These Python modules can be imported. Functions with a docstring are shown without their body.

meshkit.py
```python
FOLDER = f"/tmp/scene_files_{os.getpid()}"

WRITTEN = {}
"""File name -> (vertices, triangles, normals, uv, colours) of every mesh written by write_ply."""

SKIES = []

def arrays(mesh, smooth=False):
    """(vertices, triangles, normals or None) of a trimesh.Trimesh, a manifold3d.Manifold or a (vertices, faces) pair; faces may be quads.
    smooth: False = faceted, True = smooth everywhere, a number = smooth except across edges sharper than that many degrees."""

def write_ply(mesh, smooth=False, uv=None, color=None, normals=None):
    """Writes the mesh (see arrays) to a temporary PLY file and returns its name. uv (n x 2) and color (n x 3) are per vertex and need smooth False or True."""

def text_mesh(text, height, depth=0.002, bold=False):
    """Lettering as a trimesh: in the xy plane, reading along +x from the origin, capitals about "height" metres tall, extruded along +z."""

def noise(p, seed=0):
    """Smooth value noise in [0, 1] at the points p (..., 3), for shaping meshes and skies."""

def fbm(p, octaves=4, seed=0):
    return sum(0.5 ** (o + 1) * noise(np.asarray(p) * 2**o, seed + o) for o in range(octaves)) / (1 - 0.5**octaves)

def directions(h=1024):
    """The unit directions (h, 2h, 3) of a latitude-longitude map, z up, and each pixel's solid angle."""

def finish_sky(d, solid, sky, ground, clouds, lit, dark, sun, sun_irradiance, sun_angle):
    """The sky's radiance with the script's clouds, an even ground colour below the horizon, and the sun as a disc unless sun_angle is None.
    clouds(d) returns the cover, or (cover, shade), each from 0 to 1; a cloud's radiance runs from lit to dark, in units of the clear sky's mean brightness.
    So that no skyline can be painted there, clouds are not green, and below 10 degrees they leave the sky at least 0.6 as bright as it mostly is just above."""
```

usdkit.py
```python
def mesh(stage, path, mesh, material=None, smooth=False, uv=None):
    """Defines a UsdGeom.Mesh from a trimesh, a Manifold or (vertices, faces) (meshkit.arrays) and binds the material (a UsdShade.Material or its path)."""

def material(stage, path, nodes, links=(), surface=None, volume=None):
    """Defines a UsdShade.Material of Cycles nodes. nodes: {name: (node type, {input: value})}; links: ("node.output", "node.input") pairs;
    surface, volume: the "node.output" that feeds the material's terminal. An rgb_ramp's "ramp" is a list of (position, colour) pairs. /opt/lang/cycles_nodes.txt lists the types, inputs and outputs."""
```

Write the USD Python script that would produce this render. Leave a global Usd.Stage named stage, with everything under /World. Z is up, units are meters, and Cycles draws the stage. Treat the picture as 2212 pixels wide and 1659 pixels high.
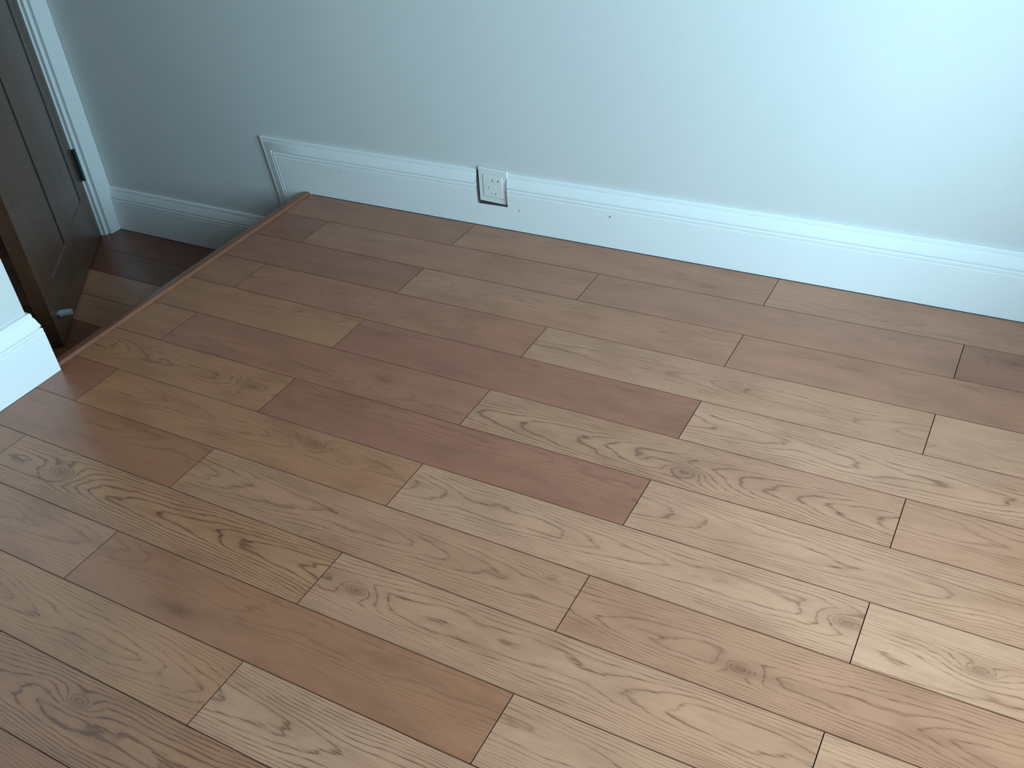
import math, random
import numpy as np
import trimesh
import manifold3d as m3
import usdkit
from pxr import Usd, UsdGeom, UsdLux, UsdShade, Sdf, Gf, Vt

stage = Usd.Stage.CreateInMemory()
UsdGeom.SetStageUpAxis(stage, UsdGeom.Tokens.z)
UsdGeom.SetStageMetersPerUnit(stage, 1.0)
UsdGeom.Xform.Define(stage, '/World')
UsdGeom.Scope.Define(stage, '/World/Looks')
rng = random.Random(7)

# ------------------------------------------------------------------ camera
EYE = np.array([1.7841, -1.9004, 1.1476])
PITCH, ROLL, YAW, FOCAL = 0.63338, -0.10612, -0.56324, 0.96384
cy, sy = math.cos(YAW), math.sin(YAW)
fwd = np.array([sy * math.cos(PITCH), cy * math.cos(PITCH), -math.sin(PITCH)])
r0 = np.array([cy, -sy, 0.0]); u0 = np.cross(r0, fwd)
right = math.cos(ROLL) * r0 + math.sin(ROLL) * u0
up = -math.sin(ROLL) * r0 + math.cos(ROLL) * u0
cam = UsdGeom.Camera.Define(stage, '/World/camera')
cam.CreateHorizontalApertureAttr(36.0)
cam.CreateVerticalApertureAttr(27.0)
cam.CreateFocalLengthAttr(36.0 * FOCAL)
cam.CreateClippingRangeAttr(Gf.Vec2f(0.02, 200.0))
M = np.eye(4); M[0, :3], M[1, :3], M[2, :3], M[3, :3] = right, up, -fwd, EYE
cam.AddTransformOp().Set(Gf.Matrix4d(*M.ravel().tolist()))
cam.CreateExposureAttr(0.0)

# ------------------------------------------------------------------ daylight
ROOM_X, ROOM_Y, ROOM_Z = 2.30, -3.4, 2.6      # right wall, wall behind the camera, ceiling
LOW = -0.2587                                 # lower floor by the door
WIN = dict(y0=-1.58, y1=-0.42, z0=0.17, z1=1.45)
sky = UsdLux.DomeLight.Define(stage, '/World/sky')
sky.CreateColorAttr(Gf.Vec3f(0.55, 0.84, 1.0)); sky.CreateIntensityAttr(0.6)
day = UsdLux.RectLight.Define(stage, '/World/window_daylight')
day.CreateWidthAttr(WIN['y1'] - WIN['y0'] - 0.002); day.CreateHeightAttr(WIN['z1'] - WIN['z0'] - 0.002)
day.CreateColorAttr(Gf.Vec3f(0.54, 0.865, 1.06)); day.CreateIntensityAttr(14.0)
# the rectangle shines along its own -z; turn that towards -x, its x along y
day.AddTransformOp().Set(Gf.Matrix4d(0, 1, 0, 0, 0, 0, 1, 0, 1, 0, 0, 0,
                                     ROOM_X + 0.040, (WIN['y0'] + WIN['y1']) / 2, (WIN['z0'] + WIN['z1']) / 2, 1))

# ------------------------------------------------------------------ materials
def look(name, nodes, links, surface='p.BSDF'):
    return usdkit.material(stage, '/World/Looks/' + name, nodes, links, surface=surface)

def plain(name, color, rough=0.5, spec=0.5, bump=None, metallic=0.0, vary=0.0):
    nodes = {'p': ('principled_bsdf', {'base_color': color, 'roughness': rough, 'specular_ior_level': spec, 'metallic': metallic})}
    links = []
    if bump or vary:
        nodes['g'] = ('geometry', {})
    if bump:
        sc, dist = bump
        nodes['n'] = ('noise_texture', {'scale': sc, 'detail': 3.0})
        nodes['b'] = ('bump', {'strength': 1.0, 'distance': dist})
        links += [('g.position', 'n.vector'), ('n.fac', 'b.height'), ('b.normal', 'p.normal')]
    if vary:
        nodes['n2'] = ('noise_texture', {'scale': 3.0, 'detail': 4.0})
        lo, hi = [c * (1 - vary) for c in color], [min(1, c * (1 + vary)) for c in color]
        nodes['r'] = ('rgb_ramp', {'ramp': [(0.3, lo), (0.7, hi)]})
        links += [('g.position', 'n2.vector'), ('n2.fac', 'r.fac'), ('r.color', 'p.base_color')]
    return look(name, nodes, links)

WALL = plain('wall_paint', (0.66, 0.64, 0.62), 0.75, 0.3, bump=(900.0, 0.0002), vary=0.015)
WHITE = plain('white_gloss_paint', (0.84, 0.83, 0.82), 0.35, 0.5, bump=(60.0, 0.0003), vary=0.01)
CASE = plain('frame_white_darkened', (0.68, 0.68, 0.67), 0.4, 0.5)  # skirting white darkened, standing in for less window light on the frame
CEIL = plain('ceiling_paint', (0.75, 0.75, 0.74), 0.85, 0.3)
PLASTIC = plain('white_plastic', (0.80, 0.77, 0.74), 0.3, 0.5)
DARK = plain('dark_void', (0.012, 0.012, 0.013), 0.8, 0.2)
METAL = plain('dark_hinge_metal', (0.10, 0.11, 0.12), 0.35, 0.5, metallic=0.8)
CATCH = plain('pale_catch_plastic', (0.40, 0.40, 0.39), 0.4, 0.5)
SMUDGE = plain('grey_smudge', (0.22, 0.21, 0.21), 0.8, 0.2)
SUB = plain('underlay_brown', (0.10, 0.045, 0.025), 0.8, 0.2)  # reddish brown underlay that shows in the gaps between planks

def wood(name, rough, spec=0.5, dark=0.5, bump=0.00012):
    """Flat-sawn oak. The mesh brings grain = (along, across, seed), figure = (heart, rings per metre along, contrast) and tone as primvars."""
    n, l = {}, []
    def N(k, kind, **kw): n[k] = (kind, kw); return k
    def L(a, b): l.append((a, b))
    def mathn(k, op, a, b=None, clamp=False):
        kw = {'math_type': op, 'use_clamp': clamp}
        for i, s in ((1, a), (2, b)):
            if s is None: continue
            if isinstance(s, str): L(s, '%s.value%d' % (k, i))
            else: kw['value%d' % i] = float(s)
        n[k] = ('math', kw)
        return k + '.value'
    N('ga', 'attribute', attribute='grain'); N('fa', 'attribute', attribute='figure'); N('ta', 'attribute', attribute='tone')
    N('gs', 'separate_xyz'); L('ga.vector', 'gs.vector')
    N('fs', 'separate_xyz'); L('fa.vector', 'fs.vector')
    # slow wander of the rings
    N('m1', 'mapping', scale=(3.2, 11.0, 1.0)); L('ga.vector', 'm1.vector')
    N('n1', 'noise_texture', scale=1.0, detail=2.0, roughness=0.45); L('m1.vector', 'n1.vector')
    N('m2', 'mapping', scale=(14.0, 55.0, 1.0)); L('ga.vector', 'm2.vector')
    N('n2', 'noise_texture', scale=1.0, detail=2.0, roughness=0.55); L('m2.vector', 'n2.vector')
    dv = mathn('dv', 'subtract', 'gs.y', 'fs.x')
    dv2 = mathn('dv2', 'multiply', dv, dv)
    q = mathn('q', 'multiply', dv2, 2100.0)
    su = mathn('su', 'multiply', 'gs.x', 'fs.y')
    a = mathn('a1', 'add', q, su)
    w1 = mathn('w1', 'multiply', 'n1.fac', 6.2)
    w2 = mathn('w2', 'multiply', 'n2.fac', 1.1)
    a = mathn('a2', 'add', a, w1)
    a = mathn('a3', 'add', a, w2)
    # one knot per board: knot = (along, across, size)
    N('ka', 'attribute', attribute='knot'); N('ks', 'separate_xyz'); L('ka.vector', 'ks.vector')
    ku = mathn('ku', 'divide', mathn('ku0', 'subtract', 'gs.x', 'ks.x'), 2.2)
    kv = mathn('kv', 'subtract', 'gs.y', 'ks.y')
    kd = mathn('kd', 'sqrt', mathn('kd0', 'add', mathn('ku2', 'multiply', ku, ku), mathn('kv2', 'multiply', kv, kv)))
    kr = mathn('kr', 'divide', kd, 'ks.z')
    N('kf', 'rgb_ramp', ramp=[(0.0, (1, 1, 1)), (0.12, (0.80, 0.7, 0.7)), (0.35, (0.35, 0.2, 0.2)), (0.7, (0.08, 0.03, 0.03)), (1.0, (0, 0, 0))]); L(kr, 'kf.fac')
    N('kx', 'separate_xyz'); L('kf.color', 'kx.vector')
    s = mathn('a4', 'add', a, mathn('a4k', 'multiply', 'kx.x', 5.0))
    fr = mathn('fr', 'fraction', s)
    N('ring', 'rgb_ramp', ramp=[(0.0, (0.6,) * 3), (0.05, (0.16,) * 3), (0.4, (0.0,) * 3), (0.78, (0.07,) * 3), (0.91, (0.7,) * 3), (0.955, (1,) * 3), (1.0, (0.6,) * 3)])
    L(fr, 'ring.fac')
    # pores: short dark dashes along the grain
    N('m3', 'mapping', scale=(22.0, 520.0, 1.0)); L('ga.vector', 'm3.vector')
    N('n3', 'noise_texture', scale=1.0, detail=1.0, roughness=0.5); L('m3.vector', 'n3.vector')
    N('pore', 'rgb_ramp', ramp=[(0.0, (1.0,) * 3), (0.36, (0.75,) * 3), (0.52, (0.28,) * 3), (0.62, (0.0,) * 3), (1.0, (0.0,) * 3)])
    L('n3.fac', 'pore.fac')
    N('bw', 'separate_xyz'); L('ring.color', 'bw.vector')
    N('pw', 'separate_xyz'); L('pore.color', 'pw.vector')
    po = mathn('po', 'add', mathn('po1', 'multiply', 'pw.x', 0.75), 0.35)
    ln = mathn('ln', 'multiply', 'bw.x', po)
    ln = mathn('ln2', 'multiply', ln, 'fs.z')
    fine = mathn('fine', 'multiply', 'pw.x', 0.16)
    dk = mathn('dk', 'add', mathn('dk0', 'add', ln, fine), mathn('kdk', 'multiply', 'kx.y', 0.62), True)
    # blotches
    N('m4', 'mapping', scale=(6.0, 20.0, 1.0)); L('ga.vector', 'm4.vector')
    N('n4', 'noise_texture', scale=1.0, detail=4.0, roughness=0.6); L('m4.vector', 'n4.vector')
    N('blotch', 'rgb_ramp', ramp=[(0.2, (0.72, 0.66, 0.60)), (0.5, (1.0, 1.0, 1.0)), (0.8, (1.16, 1.18, 1.2))])
    L('n4.fac', 'blotch.fac')
    N('c1', 'mix', mix_type='multiply', fac=1.0); L('ta.color', 'c1.color1'); L('blotch.color', 'c1.color2')
    N('c2', 'mix', mix_type='multiply', fac=1.0, color2=(0.42 * dark / 0.5, 0.32 * dark / 0.5, 0.27 * dark / 0.5)); L('c1.color', 'c2.color1')
    N('c3', 'mix', mix_type='mix'); L(dk, 'c3.fac'); L('c1.color', 'c3.color1'); L('c2.color', 'c3.color2')
    N('bp', 'bump', strength=1.0, distance=bump, invert=True); L(dk, 'bp.height')
    N('p', 'principled_bsdf', roughness=rough, specular_ior_level=spec)
    L('c3.color', 'p.base_color'); L('bp.normal', 'p.normal')
    return look(name, n, l)

OAK = wood('oak_floor_satin', 0.33, spec=0.8)
OAK_OLD = wood('dark_oak_satin', 0.30)
DOOR = wood('brown_door_lacquer', 0.28, bump=0.00004)

GLASS = look('window_glass', {'t': ('transparent_bsdf', {'color': (0.96, 0.98, 0.98)}), 'g': ('glossy_bsdf', {'roughness': 0.02, 'color': (0.9, 0.9, 0.9)}),
                              'f': ('fresnel', {'IOR': 1.12}), 'm': ('mix_closure', {})},
             [('f.fac', 'm.fac'), ('t.BSDF', 'm.closure1'), ('g.BSDF', 'm.closure2')], surface='m.closure')

# ------------------------------------------------------------------ helpers
names = {}
def numbered(parent, name):
    k = (parent, name); i = names.get(k, 0); names[k] = i + 1
    return name if i == 0 else '%s_%03d' % (name, i)

def tag(prim, label=None, cat=None, group=None, kind=None):
    for k, s in (('label', label), ('category', cat), ('group', group), ('kind', kind)):
        if s: prim.SetCustomDataByKey(k, s)
    return prim

def path_of(parent): return '/World' if parent is None else str(parent.GetPath())

def thing(name, label, cat, loc=(0, 0, 0), rotz=0.0, kind=None, lean=None):
    x = UsdGeom.Xform.Define(stage, '/World/' + numbered('/World', name))
    x.AddTranslateOp().Set(Gf.Vec3d(*map(float, loc)))
    if rotz: x.AddRotateZOp().Set(float(rotz))
    return tag(x.GetPrim(), label, cat, None, kind)

def obj(name, mesh, mat, parent=None, smooth=False):
    p = path_of(parent)
    return usdkit.mesh(stage, p + '/' + numbered(p, name), mesh, mat, smooth=smooth).GetPrim()

def struct(name, mesh, mat, label, cat, smooth=False):
    return tag(obj(name, mesh, mat, None, smooth), label, cat, None, 'structure')

def primvars(prim, grain, figure, tone, knot=(9.0, 9.0, 0.05)):
    api = UsdGeom.PrimvarsAPI(prim)
    n = len(grain)
    api.CreatePrimvar('grain', Sdf.ValueTypeNames.Float3Array, 'vertex').Set(Vt.Vec3fArray.FromNumpy(np.asarray(grain, np.float32)))
    api.CreatePrimvar('figure', Sdf.ValueTypeNames.Float3Array, 'vertex').Set(Vt.Vec3fArray.FromNumpy(np.tile(np.asarray(figure, np.float32), (n, 1))))
    api.CreatePrimvar('knot', Sdf.ValueTypeNames.Float3Array, 'vertex').Set(Vt.Vec3fArray.FromNumpy(np.tile(np.asarray(knot, np.float32), (n, 1))))
    t = np.asarray(tone, np.float32)
    api.CreatePrimvar('tone', Sdf.ValueTypeNames.Color3fArray, 'vertex').Set(Vt.Vec3fArray.FromNumpy(np.tile(t, (n, 1)) if t.ndim == 1 else t))

def box(x0, x1, y0, y1, z0, z1):
    b = trimesh.creation.box([x1 - x0, y1 - y0, z1 - z0]); b.apply_translation([(x0 + x1) / 2, (y0 + y1) / 2, (z0 + z1) / 2]); return b

def mbox(x0, x1, y0, y1, z0, z1):
    return m3.Manifold.cube([x1 - x0, y1 - y0, z1 - z0]).translate([x0, y0, z0])

def rbox(x0, x1, y0, y1, z0, z1, r):
    """A box with rounded edges."""
    c = [m3.Manifold.sphere(r, 12).translate([x, y, z]) for x in (x0 + r, x1 - r) for y in (y0 + r, y1 - r) for z in (z0 + r, z1 - r)]
    return m3.Manifold.batch_hull(c)

def flat(verts, faces):
    """Unshared vertices: every face keeps its own edges."""
    v, f = [], []
    for q in faces:
        i = len(v); v += [verts[k] for k in q]
        f += [(i, i + k, i + k + 1) for k in range(1, len(q) - 1)]
    return np.array(v, float), np.array(f, int)

def chamfered(x0, x1, y0, y1, z0, z1, c, twist=(0, 0, 0, 0), e=0.0001):
    """A plank: sharp below, its long top edges bevelled by c, its ends all but square."""
    v = [(x0, y0, z0), (x1, y0, z0), (x1, y1, z0), (x0, y1, z0),
         (x0, y0, z1 - c * 0.7), (x1, y0, z1 - c * 0.7), (x1, y1, z1 - c * 0.7), (x0, y1, z1 - c * 0.7),
         (x0 + e, y0 + c, z1 + twist[0]), (x1 - e, y0 + c, z1 + twist[1]), (x1 - e, y1 - c, z1 + twist[2]), (x0 + e, y1 - c, z1 + twist[3])]
    f = [(3, 2, 1, 0), (0, 1, 5, 4), (1, 2, 6, 5), (2, 3, 7, 6), (3, 0, 4, 7), (4, 5, 9, 8), (5, 6, 10, 9), (6, 7, 11, 10), (7, 4, 8, 11), (8, 9, 10, 11)]
    return flat(v, f)

def lay_plank(parent, x0, x1, y0, y1, top, tone, figure, seed, mat, thick=0.014, name='plank', knot=None):
    g, c = 0.00035, 0.0008
    tw = [rng.uniform(-0.00012, 0.00012) for _ in range(4)]
    v, f = chamfered(x0 + 0.0006, x1 - 0.0006, y0 + g, y1 - g, top - thick, top, c, tw)
    prim = obj(name, (v, f), mat, parent)
    cx, cyy = (x0 + x1) / 2, (y0 + y1) / 2
    grain = np.stack([v[:, 0] - cx, v[:, 1] - cyy, np.full(len(v), seed)], 1)
    # stained micro-bevel and sides: every face but the top (the last four corners) and the bottom
    tones = np.tile(np.asarray(tone, float), (len(v), 1)); long_side = [k for face in (1, 3, 5, 7) for k in range(4 * face, 4 * face + 4)]
    base = tones[:-4].copy()
    tones[:-4] = np.array((0.060, 0.026, 0.018)) + 0.05 * base
    tones[long_side] = np.array((0.115, 0.036, 0.016)) + 0.28 * base[0]
    primvars(prim, grain, figure, tones, (9.0, 9.0, 0.05) if knot is None else (knot[0] - cx, knot[1] - cyy, knot[2]))
    return prim

# ------------------------------------------------------------------ upper floor of oak planks
LIGHT, MID, DARKT = np.array((0.475, 0.222, 0.124)), np.array((0.372, 0.148, 0.076)), np.array((0.262, 0.084, 0.044))
SKIRT = 0.0148
PW, Y1 = 0.1195, -0.1325           # plank width, first joint line from the wall
PL = 0.777                         # plank length
# (row, piece): (tone 0 dark .. 1 light, warmth, heart of the figure across, rings per metre along, contrast)
PLAN = {
    (1, 0): (0.30, 0, 0.03, 3, 0.35), (1, 1): (0.50, 0, 0.01, 4, 0.45), (1, 2): (0.66, 0, -0.02, 4, 0.45), (1, 3): (0.6, 0, 0, 4, .5),
    (2, 0): (0.10, 0, 0.03, 3, 0.3), (2, 1): (0.42, 0, 0.0, 4, 0.4), (2, 2): (0.42, 0, 0.04, 4, 0.35), (2, 3): (0.20, 0, 0.02, 5, 0.5),
    (3, 0): (0.15, 0, 0.02, 4, 0.4), (3, 1): (0.58, 0, 0.015, 4, 0.5), (3, 2): (0.42, 0, 0.03, 3, 0.4), (3, 3): (0.4, 0, 0, 4, .4),
    (4, 0): (0.30, 0, 0.0, 4, 0.35), (4, 1): (0.33, -1, 0.0, 5, 0.5), (4, 2): (0.78, 0, 0.0, -6, 0.75), (4, 3): (0.85, 0, -0.03, 5, 0.6),
    (5, 0): (0.52, 1, 0.035, 5, 0.55), (5, 1): (0.14, -1, 0.05, 3, 0.45), (5, 2): (0.86, 0, -0.005, 9, 1.1), (5, 3): (.8, 0, 0, 5, .6),
    (6, 0): (0.45, 1, 0.02, 5, 0.5), (6, 1): (0.24, -1, -0.02, 4, 0.5), (6, 2): (0.68, 0, -0.01, -15, 1.3), (6, 3): (0.62, 0, 0.02, 6, 0.7),
    (7, 0): (0.52, 1, 0.0, 11, 0.85), (7, 1): (0.14, -1, 0.04, 4, 0.5), (7, 2): (0.80, 0, 0.0, 9, 0.9), (7, 3): (.8, 0, 0, 5, .7),
    (8, 0): (0.08, 0, 0.0, 4, 0.4), (8, 1): (0.50, 1, 0.01, 6, 0.6), (8, 2): (0.82, 0, 0.005, 7, 0.95), (8, 3): (0.95, 0, -0.03, 4, 0.9),
    (9, 0): (0.26, 1, 0.03, 4, 0.45), (9, 1): (0.62, 0, 0.0, 9, 0.9), (9, 2): (0.52, 0, 0.0, -7, 0.9), (9, 3): (.8, 0, 0, 6, .8),
    (10, 0): (0.35, 1, 0.0, 5, 0.5), (10, 1): (0.62, 1, 0.005, -9, 2.0), (10, 2): (0.72, 0, 0.01, -5, 1.0), (10, 3): (0.85, 0, 0.0, 6, 0.8),
    (11, 0): (0.46, 0, 0.01, 5, 0.6), (11, 1): (0.30, 1, 0.03, 4, 0.55), (11, 2): (0.78, 0, 0.01, 6, 0.9),
    (12, 0): (0.5, 0, 0.0, 5, 0.7), (12, 1): (0.60, 1, 0.0, 8, 0.8), (12, 2): (0.86, 0, -0.005, 7, 1.4),
    (13, 0): (0.5, 1, 0.0, 6, .9), (13, 1): (0.42, 1, 0.0, -9, 1.9), (14, 1): (0.30, 1, 0.0, 6, 0.9), (14, 2): (0.55, 1, 0.0, 6, 0.9), (13, 2): (0.75, 0, 0.0, 6, .9),
}
KNOTS = {(6, 1): (0.702, -0.664, 0.040), (9, 2): (1.562, -1.040, 0.030), (8, 2): (1.673, -0.901, 0.035), (8, 3): (1.851, -0.910, 0.035), (7, 1): (1.297, -0.787, 0.012),
         (6, 2): (1.350, -0.690, 0.055), (11, 1): (0.752, -1.296, 0.045), (8, 1): (0.696, -0.885, 0.040), (2, 3): (1.802, -0.164, 0.030), (13, 1): (0.736, -1.486, 0.035),
         (1, 1): (1.181, -0.101, 0.035), (10, 2): (0.982, -1.146, 0.030), (9, 1): (1.248, -1.000, 0.012), (10, 1): (0.300, -1.139, 0.045), (7, 0): (0.46, -0.788, 0.040)}
floor = thing('floor', 'upper floor of oak planks in tan and reddish brown rows', 'floor', kind='structure')
obj('underlay', box(0.0005, ROOM_X - 0.001, ROOM_Y + 0.001, -0.0005, -0.06, -0.0145), SUB, floor)
NX = 0.0035                        # planks start under the nosing's inner edge
def tone_of(t, warm):
    c = DARKT + (MID - DARKT) * min(1, t / 0.5) if t < 0.5 else MID + (LIGHT - MID) * ((t - 0.5) / 0.5)
    if warm > 0: c = c * np.array((0.98, 0.94, 0.82))
    if warm < 0: c = c * np.array((1.02, 0.97, 0.96))
    return c
for row in range(1, 29):
    ya = -SKIRT - 0.0008 if row == 1 else Y1 - (row - 2) * PW
    yb = Y1 - (row - 1) * PW
    if yb < ROOM_Y + 0.003: break
    first = (0.536 if row % 2 else 0.150) - 0.0016 * (row - 1)
    if row == 2: first = 0.156
    xs = [first + k * PL for k in range(-1, 6)]
    left = NX if ya > -0.93 else 0.0195
    cuts = [left] + [x for x in xs if left + 0.03 < x < ROOM_X - 0.03] + [ROOM_X - 0.016]
    for i in range(len(cuts) - 1):
        t, wm, hv, ru, co = PLAN.get((row, i), (rng.uniform(0.1, 0.9), rng.choice((0, 0, 1, -1)), rng.uniform(-0.03, 0.03), rng.choice((-7, 5, 7, 9)), rng.uniform(0.4, 1.0)))
        y_top = ya
        lay_plank(floor, cuts[i], cuts[i + 1], yb, ya, 0.0, tone_of(t, wm), (hv, ru, co * 1.15), row * 3.7 + i * 11.3, OAK, knot=KNOTS.get((row, i)))

# ------------------------------------------------------------------ step edge
def extrude_y(profile, y0, y1):
    """A closed (x, z) profile swept along y; profile runs counter-clockwise seen from -y."""
    n = len(profile); v, f = [], []
    P0 = [(x, y0, z) for x, z in profile]; P1 = [(x, y1, z) for x, z in profile]
    poly = trimesh.creation.extrude_polygon(__import__('shapely.geometry').geometry.Polygon(profile), y1 - y0)
    poly.apply_transform(np.array([[1, 0, 0, 0], [0, 0, -1, y1], [0, 1, 0, 0], [0, 0, 0, 1]], float))
    return poly
nose_profile = [(0.0055, 0.0006), (-0.0005, 0.0062), (-0.003, 0.0066), (-0.018, 0.0048), (-0.026, 0.0026), (-0.0305, -0.001), (-0.032, -0.006), (-0.0315, -0.020),
                (-0.029, -0.026), (-0.024, -0.028), (-0.018, -0.028), (-0.018, -0.0142), (0.0, -0.0142), (0.0005, 0.0006)]
nm = extrude_y(nose_profile, -0.9005, -0.0152)
nosing = struct('trim_1', nm, OAK_OLD, 'reddish wooden nosing strip along the edge of the floor step', 'step nosing', smooth=25)
def grain_of(prim, axis_u, axis_v, tone, figure, seed):
    pts = np.array(UsdGeom.Mesh(prim).GetPointsAttr().Get())
    primvars(prim, np.stack([pts @ np.array(axis_u, float), pts @ np.array(axis_v, float), np.full(len(pts), seed)], 1), figure, tone)
grain_of(nosing, (0, 1, 0), (1, 0, 0.5), (0.235, 0.085, 0.045), (0.2, 3, 0.3), 3.3)
riser = struct('trim_2', box(-0.0165, -0.0005, -0.9005, -0.0152, LOW + 0.0005, -0.0150), OAK_OLD, 'plain brown riser board under the nosing of the step', 'step riser')
grain_of(riser, (0, 1, 0), (0, 0, 1), (0.36, 0.15, 0.08), (0.0, 3, 0.4), 8.1)

# ------------------------------------------------------------------ lower floor
floor2 = thing('floor_lower', 'dark oak plank floor of the lower landing by the door', 'floor', kind='structure')
obj('underlay', box(-2.6, -0.0170, -1.6, -0.0005, LOW - 0.06, LOW - 0.0145), SUB, floor2)
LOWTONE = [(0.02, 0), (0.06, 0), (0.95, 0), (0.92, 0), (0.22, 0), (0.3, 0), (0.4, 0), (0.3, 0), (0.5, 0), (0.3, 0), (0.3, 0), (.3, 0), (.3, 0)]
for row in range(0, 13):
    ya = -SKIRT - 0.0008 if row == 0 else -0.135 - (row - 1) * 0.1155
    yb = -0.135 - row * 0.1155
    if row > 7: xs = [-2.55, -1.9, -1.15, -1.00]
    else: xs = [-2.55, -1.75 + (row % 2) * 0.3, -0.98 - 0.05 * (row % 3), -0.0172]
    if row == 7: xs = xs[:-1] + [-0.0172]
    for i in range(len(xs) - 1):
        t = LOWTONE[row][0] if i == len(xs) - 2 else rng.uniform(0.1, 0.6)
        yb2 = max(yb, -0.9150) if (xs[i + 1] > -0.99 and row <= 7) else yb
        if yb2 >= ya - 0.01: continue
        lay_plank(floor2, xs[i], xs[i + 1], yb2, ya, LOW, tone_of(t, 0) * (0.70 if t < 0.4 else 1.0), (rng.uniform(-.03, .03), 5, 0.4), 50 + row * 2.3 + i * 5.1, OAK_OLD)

# ------------------------------------------------------------------ walls
def difference(a, *bs):
    for b in bs: a = a - b
    return a
WT = 0.12
SOCK_X0, SOCK_Z0 = 0.5532, 0.0648
struct('wall_back', box(-2.7, ROOM_X + WT, 0.0, WT, LOW - 0.1, ROOM_Z), WALL, 'pale grey painted wall above the long white skirting board', 'wall')
NWX, NWY = 0.0040, -0.9165
struct('wall_near_left', difference(mbox(-0.885, NWX, ROOM_Y, NWY, LOW - 0.1, ROOM_Z)), WALL, 'white painted wall end at the left beside the step', 'wall')
DY0, DY1, DZ1 = -0.775, -0.068, LOW + 2.02      # doorway in the left wall
struct('wall_left', difference(mbox(-0.885 - WT, -0.885, NWY + 0.0, -0.0005, LOW - 0.1, ROOM_Z), mbox(-1.2, -0.5, DY0, DY1, LOW - 0.2, DZ1)), WALL,
       'wall around the brown door at the lower landing', 'wall')
hall = mbox(-2.7, -1.0055, -1.7, -0.0005, LOW - 0.1, ROOM_Z) - mbox(-2.6, -0.9, -1.6, 0.1, LOW - 0.2, ROOM_Z - 0.1)
struct('wall_hall', hall, WALL, 'walls of the unlit hall behind the brown door', 'wall')
struct('wall_right', difference(mbox(ROOM_X, ROOM_X + WT, ROOM_Y, -0.0005, -0.1, ROOM_Z), mbox(ROOM_X - 1, ROOM_X + 1, WIN['y0'], WIN['y1'], WIN['z0'], WIN['z1'])), WALL,
       'painted wall with the window, to the right of the view', 'wall')
struct('wall_front', box(-0.885, ROOM_X + WT, ROOM_Y - WT, ROOM_Y - 0.0005, -0.1, ROOM_Z), WALL, 'painted wall behind the viewer, facing the long skirting board', 'wall')
struct('ceiling', box(-2.7, ROOM_X + WT, ROOM_Y - WT, WT, ROOM_Z + 0.0005, ROOM_Z + 0.1), CEIL, 'flat white ceiling above the room', 'ceiling')

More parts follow.
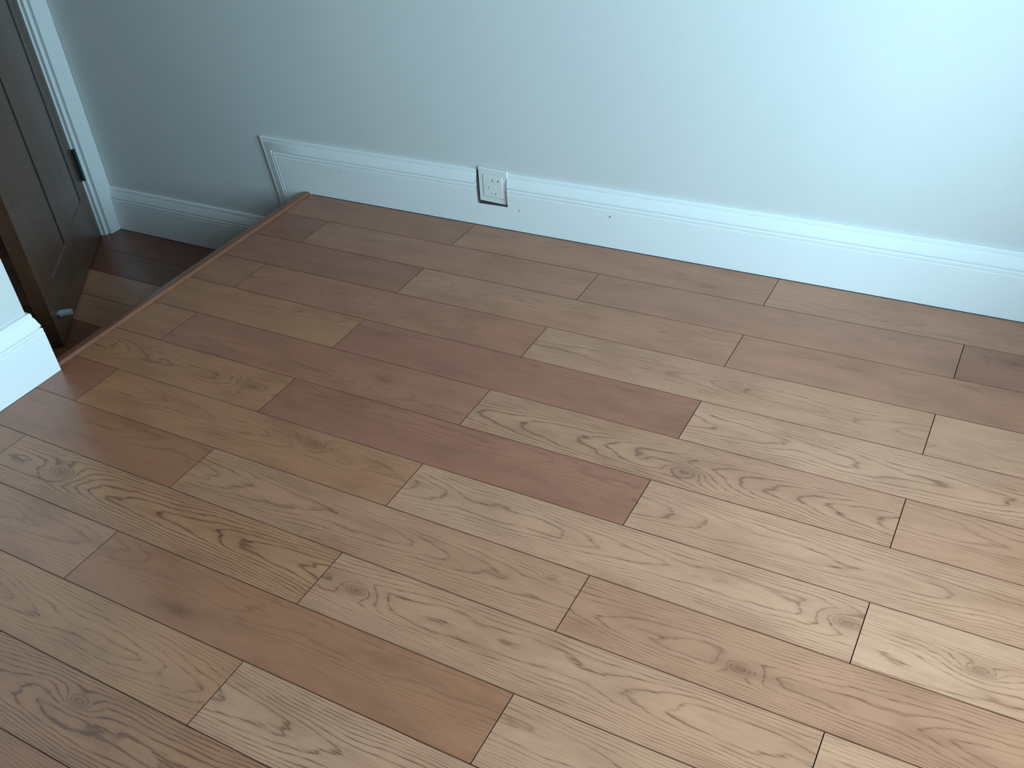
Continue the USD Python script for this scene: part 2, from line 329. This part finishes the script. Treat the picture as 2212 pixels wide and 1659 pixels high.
# ------------------------------------------------------------------ skirting boards
# moulding: (distance below the top edge, depth from the wall)
MOULD = [(0.0, 0.0004), (0.0, 0.0055), (0.0015, 0.0068), (0.0085, 0.0078), (0.0096, 0.0062), (0.0112, 0.0080), (0.0160, 0.0098), (0.0240, 0.0115), (0.0305, 0.0135), (0.0340, 0.0138),
         (0.0354, 0.0098), (0.0372, 0.0096), (0.0380, 0.0134), (0.0400, 0.0146), (0.0455, 0.0146), (0.0465, 0.0140), (0.0482, 0.0140), (0.0492, SKIRT)]
def sweep(frames, close_ends=True):
    """Joins equal-length rings of points into a closed solid."""
    k, n = len(frames), len(frames[0])
    v = np.vstack(frames); f = []
    for a in range(k - 1):
        for i in range(n):
            j = (i + 1) % n
            f += [(a * n + i, a * n + j, (a + 1) * n + j), (a * n + i, (a + 1) * n + j, (a + 1) * n + i)]
    flat2 = np.array([[p[0], p[1]] for p in RING2])
    tri = trimesh.creation.triangulate_polygon(__import__('shapely.geometry').geometry.Polygon(flat2), engine='earcut')
    lut = [int(np.argmin(np.linalg.norm(flat2 - p, axis=1))) for p in tri[0]]
    for t in tri[1]:
        t = [lut[x] for x in t]
        f += [(t[0], t[1], t[2]), ((k - 1) * n + t[0], (k - 1) * n + t[2], (k - 1) * n + t[1])]
    m = trimesh.Trimesh(v, np.array(f), process=False)
    m.fix_normals()
    return m
def board_ring(height):
    return [(u, d) for u, d in MOULD] + [(height, SKIRT), (height, 0.0004)]
SH = 0.1470
def straight_board(p_start, p_end, normal, top, height, ends=(0, 0)):
    """Skirting between two floor points. ends: how far the face runs on past (+) or stops short (-) per metre of depth, for mitres."""
    global RING2
    RING2 = board_ring(height)
    a, b, nrm = np.array(p_start, float), np.array(p_end, float), np.array(normal, float)
    t = (b - a) / np.linalg.norm(b - a)
    fr = []
    for base, e in ((a, -ends[0]), (b, ends[1])):
        fr.append(np.array([np.r_[(base + nrm * d + t * d * e), top - u] for u, d in RING2]))
    return sweep(fr)
def to_man(m): return m3.Manifold(m3.Mesh(np.asarray(m.vertices, np.float32), np.asarray(m.faces, np.uint32)))

# board along the back wall: moulding runs across the top and, mitred, down its left end
TOP, XL = SH, -0.1455
back = straight_board((XL, 0.0), (ROOM_X - 0.0005, 0.0), (0, -1), TOP, TOP - 0.0012)
def mitred_board():
    """The panel left of the step carries the moulding down its left edge."""
    global RING2
    RING2 = board_ring(0.12)
    zb = LOW + SH + 0.001
    lean = 0.022 / 0.207
    fr_v, fr_c, fr_h = [], [], []
    for u, d in RING2:
        fr_v.append((XL + u + lean * 0.255, -d, zb))
        fr_c.append((XL + u + lean * u, -d, TOP - u))
        fr_h.append((0.0, -d, TOP - u))
    return sweep([np.array(fr_v), np.array(fr_c), np.array(fr_h)])
left_part = to_man(mitred_board()) + mbox(-0.04, 0.0, -SKIRT, -0.0004, LOW + SH + 0.001, TOP - 0.06)
right_part = to_man(straight_board((-0.001, 0.0), (ROOM_X - 0.0005, 0.0), (0, -1), TOP, TOP - 0.0012))
cut = m3.Manifold.batch_hull([m3.Manifold.cylinder(0.06, r, r, 16).rotate([90, 0, 0]).translate([x, 0.01, z])
                              for x, r in ((SOCK_X0 + 0.0015, 0.004), (SOCK_X0 + 0.0800, 0.0026)) for z in (SOCK_Z0 + 0.0005, SOCK_Z0 + 0.12)])
bb = thing('baseboard_back', 'long white moulded skirting board on the upper floor, cut around the wall socket', 'skirting board', kind='structure')
obj('board', (left_part + right_part) - cut, WHITE, bb, smooth=20)
CUTEDGE = plain('dark_cutout_liner', (0.095, 0.080, 0.078), 0.9, 0.1)  # liner inside the cut-out, much darker than the board
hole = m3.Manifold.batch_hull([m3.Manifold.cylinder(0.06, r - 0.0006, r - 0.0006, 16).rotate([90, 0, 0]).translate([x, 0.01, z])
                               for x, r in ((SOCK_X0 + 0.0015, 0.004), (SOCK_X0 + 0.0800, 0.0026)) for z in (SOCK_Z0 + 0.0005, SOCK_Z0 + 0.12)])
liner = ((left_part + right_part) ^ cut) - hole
tag(obj('cut_edge', liner, CUTEDGE, bb), 'dark thin liner of the cut-out around the socket')
def blot(x, z, rx, rz, seed):
    r = random.Random(seed); pts = []
    for k in range(11):
        a = 2 * math.pi * k / 11; s = r.uniform(0.6, 1.2)
        pts.append((rx * s * math.cos(a), rz * s * math.sin(a)))
    m = trimesh.creation.extrude_polygon(__import__('shapely.geometry').geometry.Polygon(pts), 0.0002)
    m.apply_transform(np.array([[1, 0, 0, x], [0, 0, -1, -SKIRT - 0.00002], [0, 1, 0, z], [0, 0, 0, 1]], float))
    return m
for x, z, a, b, s in ((0.1225, 0.0835, 0.0022, 0.0014, 1), (0.909, 0.083, 0.0024, 0.0022, 2), (0.667, 0.0590, 0.0016, 0.0032, 3), (0.663, 0.0545, 0.0011, 0.0012, 4)):
    obj('scuff_mark', blot(x, z, a, b, s), SMUDGE, bb)

struct('baseboard_lower', straight_board((-0.8585, 0.0), (-0.0170, 0.0), (0, -1), LOW + SH, SH - 0.0008), WHITE,
       'white moulded skirting board of the lower landing between door frame and step', 'skirting board', smooth=20)
# near-left wall end: the board turns the corner with an outside mitre
RING2 = board_ring(SH - 0.0005)
fr = [np.array([(NWX + d, ROOM_Y + 0.002, SH - u) for u, d in RING2]),
      np.array([(NWX + d, NWY + d, SH - u) for u, d in RING2]),
      np.array([(NWX - 0.040, NWY + d, SH - u) for u, d in RING2])]
corner = to_man(sweep(fr)) - mbox(-0.06, 0.006, -0.95, -0.85, -0.1, 0.0062)
struct('baseboard_near_left', corner, WHITE, 'white skirting board on the wall end at the left, turned around its corner', 'skirting board', smooth=20)
struct('baseboard_right', straight_board((ROOM_X, -SKIRT - 0.0005), (ROOM_X, ROOM_Y + 0.02), (-1, 0), SH, SH - 0.0005), WHITE,
       'white skirting board below the window, right of the view', 'skirting board', smooth=20)

# ------------------------------------------------------------------ wall socket
def socket():
    t = thing('wall_socket', 'white square five-hole power socket set into the skirting board', 'socket', (SOCK_X0 + 0.0408, -0.0005, SOCK_Z0))
    UsdGeom.Xformable(t).AddRotateYOp().Set(2.2)
    W2, H = 0.0408, 0.089
    back_ = mbox(-W2 + 0.002, W2 - 0.002, -0.006, 0.0, 0.002, H - 0.002)
    plate = m3.Manifold.batch_hull([m3.Manifold.sphere(0.0018, 12).translate([x, y, z]) for x in (-W2 + .0018, W2 - .0018) for y in (-0.0062, -0.0030) for z in (0.0018, H - 0.0018)])
    plate += back_
    plate -= mbox(-0.0275, 0.0275, -0.02, -0.0064, 0.0150, 0.0740)
    # centre panel standing a little proud
    panel = m3.Manifold.batch_hull([m3.Manifold.sphere(0.0012, 10).translate([x, y, z]) for x in (-0.0258, 0.0258) for y in (-0.0086, -0.0066) for z in (0.0170, 0.0720)])
    def slot(x, z, w, h, ang):
        return m3.Manifold.cube([w, 0.006, h], True).rotate([0, ang, 0]).translate([x, -0.0088, z])
    slots = [(-0.0010, 0.0605, 0.0042, 0.0052, 0), (0.0145, 0.0605, 0.0042, 0.0052, 0),
             (-0.0125, 0.0400, 0.0022, 0.0075, 0), (-0.0060, 0.0255, 0.0020, 0.0070, -25), (0.0060, 0.0255, 0.0020, 0.0070, 25)]
    cutp = panel
    for s in slots: cutp = cutp - slot(*s)
    fp = obj('faceplate', plate, PLASTIC, t, smooth=30)
    ip = obj('insert', cutp, PLASTIC, t, smooth=30)
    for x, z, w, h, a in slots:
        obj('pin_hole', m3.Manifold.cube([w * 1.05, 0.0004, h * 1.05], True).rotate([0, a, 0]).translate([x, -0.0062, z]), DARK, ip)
    return t
socket()

# ------------------------------------------------------------------ door frame and door
LEAN = 0.0165                     # the frame leans into the landing a little as it rises
def leaned(m, z0=LOW):
    v, f = (np.array(m.vertices), np.array(m.faces)) if isinstance(m, trimesh.Trimesh) else (m.to_mesh().vert_properties[:, :3].astype(float), m.to_mesh().tri_verts)
    v = v.copy(); v[:, 0] += (v[:, 2] - z0) * LEAN
    return trimesh.Trimesh(v, f, process=False)
frame = thing('trim_3', 'white stepped door frame in the corner of the lower landing', 'door frame', (0, 0, 0), kind='structure')
def casing(y_in, y_out, z1):
    """Architrave leg: broad band on the wall, a narrow step down towards the opening."""
    s = 1 if y_out > y_in else -1
    A = sorted((y_in + s * 0.0135, y_out)); B = sorted((y_in + s * 0.0045, y_in + s * 0.0135)); C = sorted((y_in - s * 0.0005, y_in + s * 0.0045))
    return mbox(-0.8845, -0.8600, A[0], A[1], LOW + 0.0005, z1) + mbox(-0.8845, -0.8745, B[0], B[1], LOW + 0.0005, z1) + mbox(-0.8845, -0.8700, C[0], C[1], LOW + 0.0005, z1)
obj('casing', leaned(casing(DY1, -0.0009, DZ1 + 0.06)), CASE, frame)
obj('casing', leaned(casing(DY0, DY0 - 0.065, DZ1 + 0.06)), CASE, frame)
obj('casing', leaned(mbox(-0.8845, -0.8600, DY0 - 0.065, -0.0009, DZ1 + 0.061, DZ1 + 0.125)), CASE, frame)
obj('jamb', leaned(mbox(-1.003, -0.8848, DY1 - 0.006, DY1 - 0.0003, LOW + 0.0005, DZ1 - 0.04)), CASE, frame)
obj('jamb', leaned(mbox(-1.003, -0.8848, DY0 + 0.0003, DY0 + 0.012, LOW + 0.0005, DZ1 - 0.04)), CASE, frame)

DW, DH, DT = 0.667, 1.98, 0.040
ANG = 39.06
door = thing('door_1', 'brown panelled wooden door standing ajar at the lower landing', 'door', (-0.8838, -0.0760, LOW), -90.0 + ANG, kind='structure')
# door space: x runs from the hinge to the free edge, the seen face at y = 0 looks along +y, z up from the lower floor
B = 0.006
def door_lean(m):
    v, f = (np.array(m.vertices), np.array(m.faces)) if isinstance(m, trimesh.Trimesh) else (m.to_mesh().vert_properties[:, :3].astype(float), m.to_mesh().tri_verts)
    v = v.copy(); a = math.radians(ANG - 90.0); dx = v[:, 2] * LEAN
    v[:, 0] += math.cos(a) * dx; v[:, 1] += -math.sin(a) * dx
    return trimesh.Trimesh(v, f, process=False)
P1, P2 = (0.080, 0.285), (0.358, 0.560)          # the two tall panels
ZB1, ZB2, ZT = 0.160, 0.150, 1.86
def door_part(name, m, tone, vert=True, seed=1.0, fig=(0.3, 2, 0.25), parent=None):
    tm = door_lean(m)
    tm = trimesh.Trimesh(np.asarray(tm.vertices)[np.asarray(tm.faces)].reshape(-1, 3), np.arange(3 * len(tm.faces)).reshape(-1, 3), process=False)
    p = obj(name, tm, DOOR, parent or door)
    grain_of(p, (0, 0, 1) if vert else (1, 0, 0), (1, 1, 0) if vert else (0, 1, 1), tone, fig, seed)
    return p
DT1 = (0.115, 0.062, 0.040)
stile = [(0.0, P1[0]), (P1[1], P2[0]), (P2[1], DW)]
for k, (a, b) in enumerate(stile):
    door_part('stile', mbox(a, b, -DT, 0.0, B, DH), DT1, True, 20 + k)
for k, (a, b, zb) in enumerate(((P1[0], P1[1], ZB1), (P2[0], P2[1], ZB2))):
    door_part('rail', m3.Manifold.hull_points(np.array([(x, y, z) for x in (a, b) for y, z in ((-DT, B), (0.0, B), (0.0, zb), (-0.010, zb + 0.0095), (-DT, zb + 0.0095))])) - mbox(a + 0.0129, b + 1, -1, -0.0098, zb, zb + 0.1), DT1, False, 30 + k)
    door_part('rail', mbox(a, b, -DT, 0.0, ZT, DH), DT1, False, 34 + k)
def field_panel(a, b, z0, z1):
    """Flat panel, level with the stiles; a groove runs up its hinge side and a V along its foot."""
    v = [(x, y, z) for x, y, z in ((a + 0.013, -DT, z0), (b, -DT, z0), (b, -DT, z1), (a + 0.013, -DT, z1), (a + 0.013, -0.0008, z0 + 0.009), (b, -0.0008, z0 + 0.009), (b, -0.0008, z1), (a + 0.013, -0.0008, z1),
                                   (a + 0.013, -0.010, z0), (b, -0.010, z0))]
    return m3.Manifold.hull_points(np.array(v))
INLAY = plain('dark_groove_strip', (0.010, 0.008, 0.007), 0.5, 0.3)  # near-black strip set almost flush at the hinge side of each panel
for k, (a, b, zb) in enumerate(((P1[0], P1[1], ZB1), (P2[0], P2[1], ZB2))):
    pn = door_part('panel', field_panel(a, b, zb, ZT), DT1, True, 40 + k)
    tag(obj('groove', door_lean(mbox(a + 0.0002, a + 0.0129, -DT + 0.001, -0.0006, zb + 0.0105, ZT - 0.0005)), INLAY, pn), 'dark strip in the groove')
door_part('edge_strip', mbox(DW + 0.0003, DW + 0.0013, -DT + 0.001, -0.001, B, DH), (0.085, 0.036, 0.018), True, 50)
tag(stage.GetPrimAtPath(str(door.GetPath()) + '/edge_strip'), 'bare orange-brown edge of the door')
# hinge on the corner between door and frame
hz = 0.195
hb = m3.Manifold.cylinder(0.105, 0.0075, 0.0075, 16).translate([-0.0045, 0.0085, hz]) + mbox(-0.0045, 0.014, 0.0003, 0.0022, hz + 0.002, hz + 0.103)
for q in (0.021, 0.042, 0.063, 0.084): hb = hb - (m3.Manifold.cylinder(0.0012, 0.009, 0.009, 16) - m3.Manifold.cylinder(0.0012, 0.0068, 0.0068, 16)).translate([-0.0045, 0.0085, hz + q])
tag(obj('hinge', door_lean(hb), METAL, door, smooth=30), 'dark metal butt hinge')
# catch at the foot of the door
peg = m3.Manifold.cylinder(0.030, 0.0100, 0.0095, 20) + m3.Manifold.cylinder(0.0335, 0.0085, 0.0080, 20)
ct = obj('door_catch', door_lean(peg.rotate([-90, 0, 0]).translate([0.612, 0.0022, 0.073])), CATCH, door, smooth=30)
tag(ct, 'pale peg of the door catch near the door foot')
obj('catch_base', door_lean(m3.Manifold.cylinder(0.003, 0.0155, 0.0140, 24).rotate([-90, 0, 0]).translate([0.612, -0.0005, 0.073])), METAL, ct, smooth=30)

# ------------------------------------------------------------------ window in the right wall
win = thing('window_1', 'white framed window in the wall right of the view', 'window', (ROOM_X + 0.001, 0, 0), kind='structure')
y0, y1, z0, z1 = WIN['y0'] + 0.001, WIN['y1'] - 0.001, WIN['z0'] + 0.001, WIN['z1'] - 0.001
F = 0.03
obj('window_frame', mbox(0, 0.03, y0, y1, z0, z1) - mbox(-1, 1, y0 + F, y1 - F, z0 + F, z1 - F), WHITE, win)
ym = (y0 + y1) / 2
obj('mullion', mbox(0.003, 0.028, ym - 0.012, ym + 0.012, z0 + F, z1 - F), WHITE, win)
for a, b in ((y0 + F, ym - 0.012), (ym + 0.012, y1 - F)):
    obj('pane', mbox(0.014, 0.018, a + 0.0005, b - 0.0005, z0 + F + 0.0005, z1 - F - 0.0005), GLASS, win)
obj('window_sill', rbox(-0.03, -0.0015, y0 - 0.04, y1 + 0.04, z0 - 0.032, z0 - 0.002, 0.006), WHITE, win)
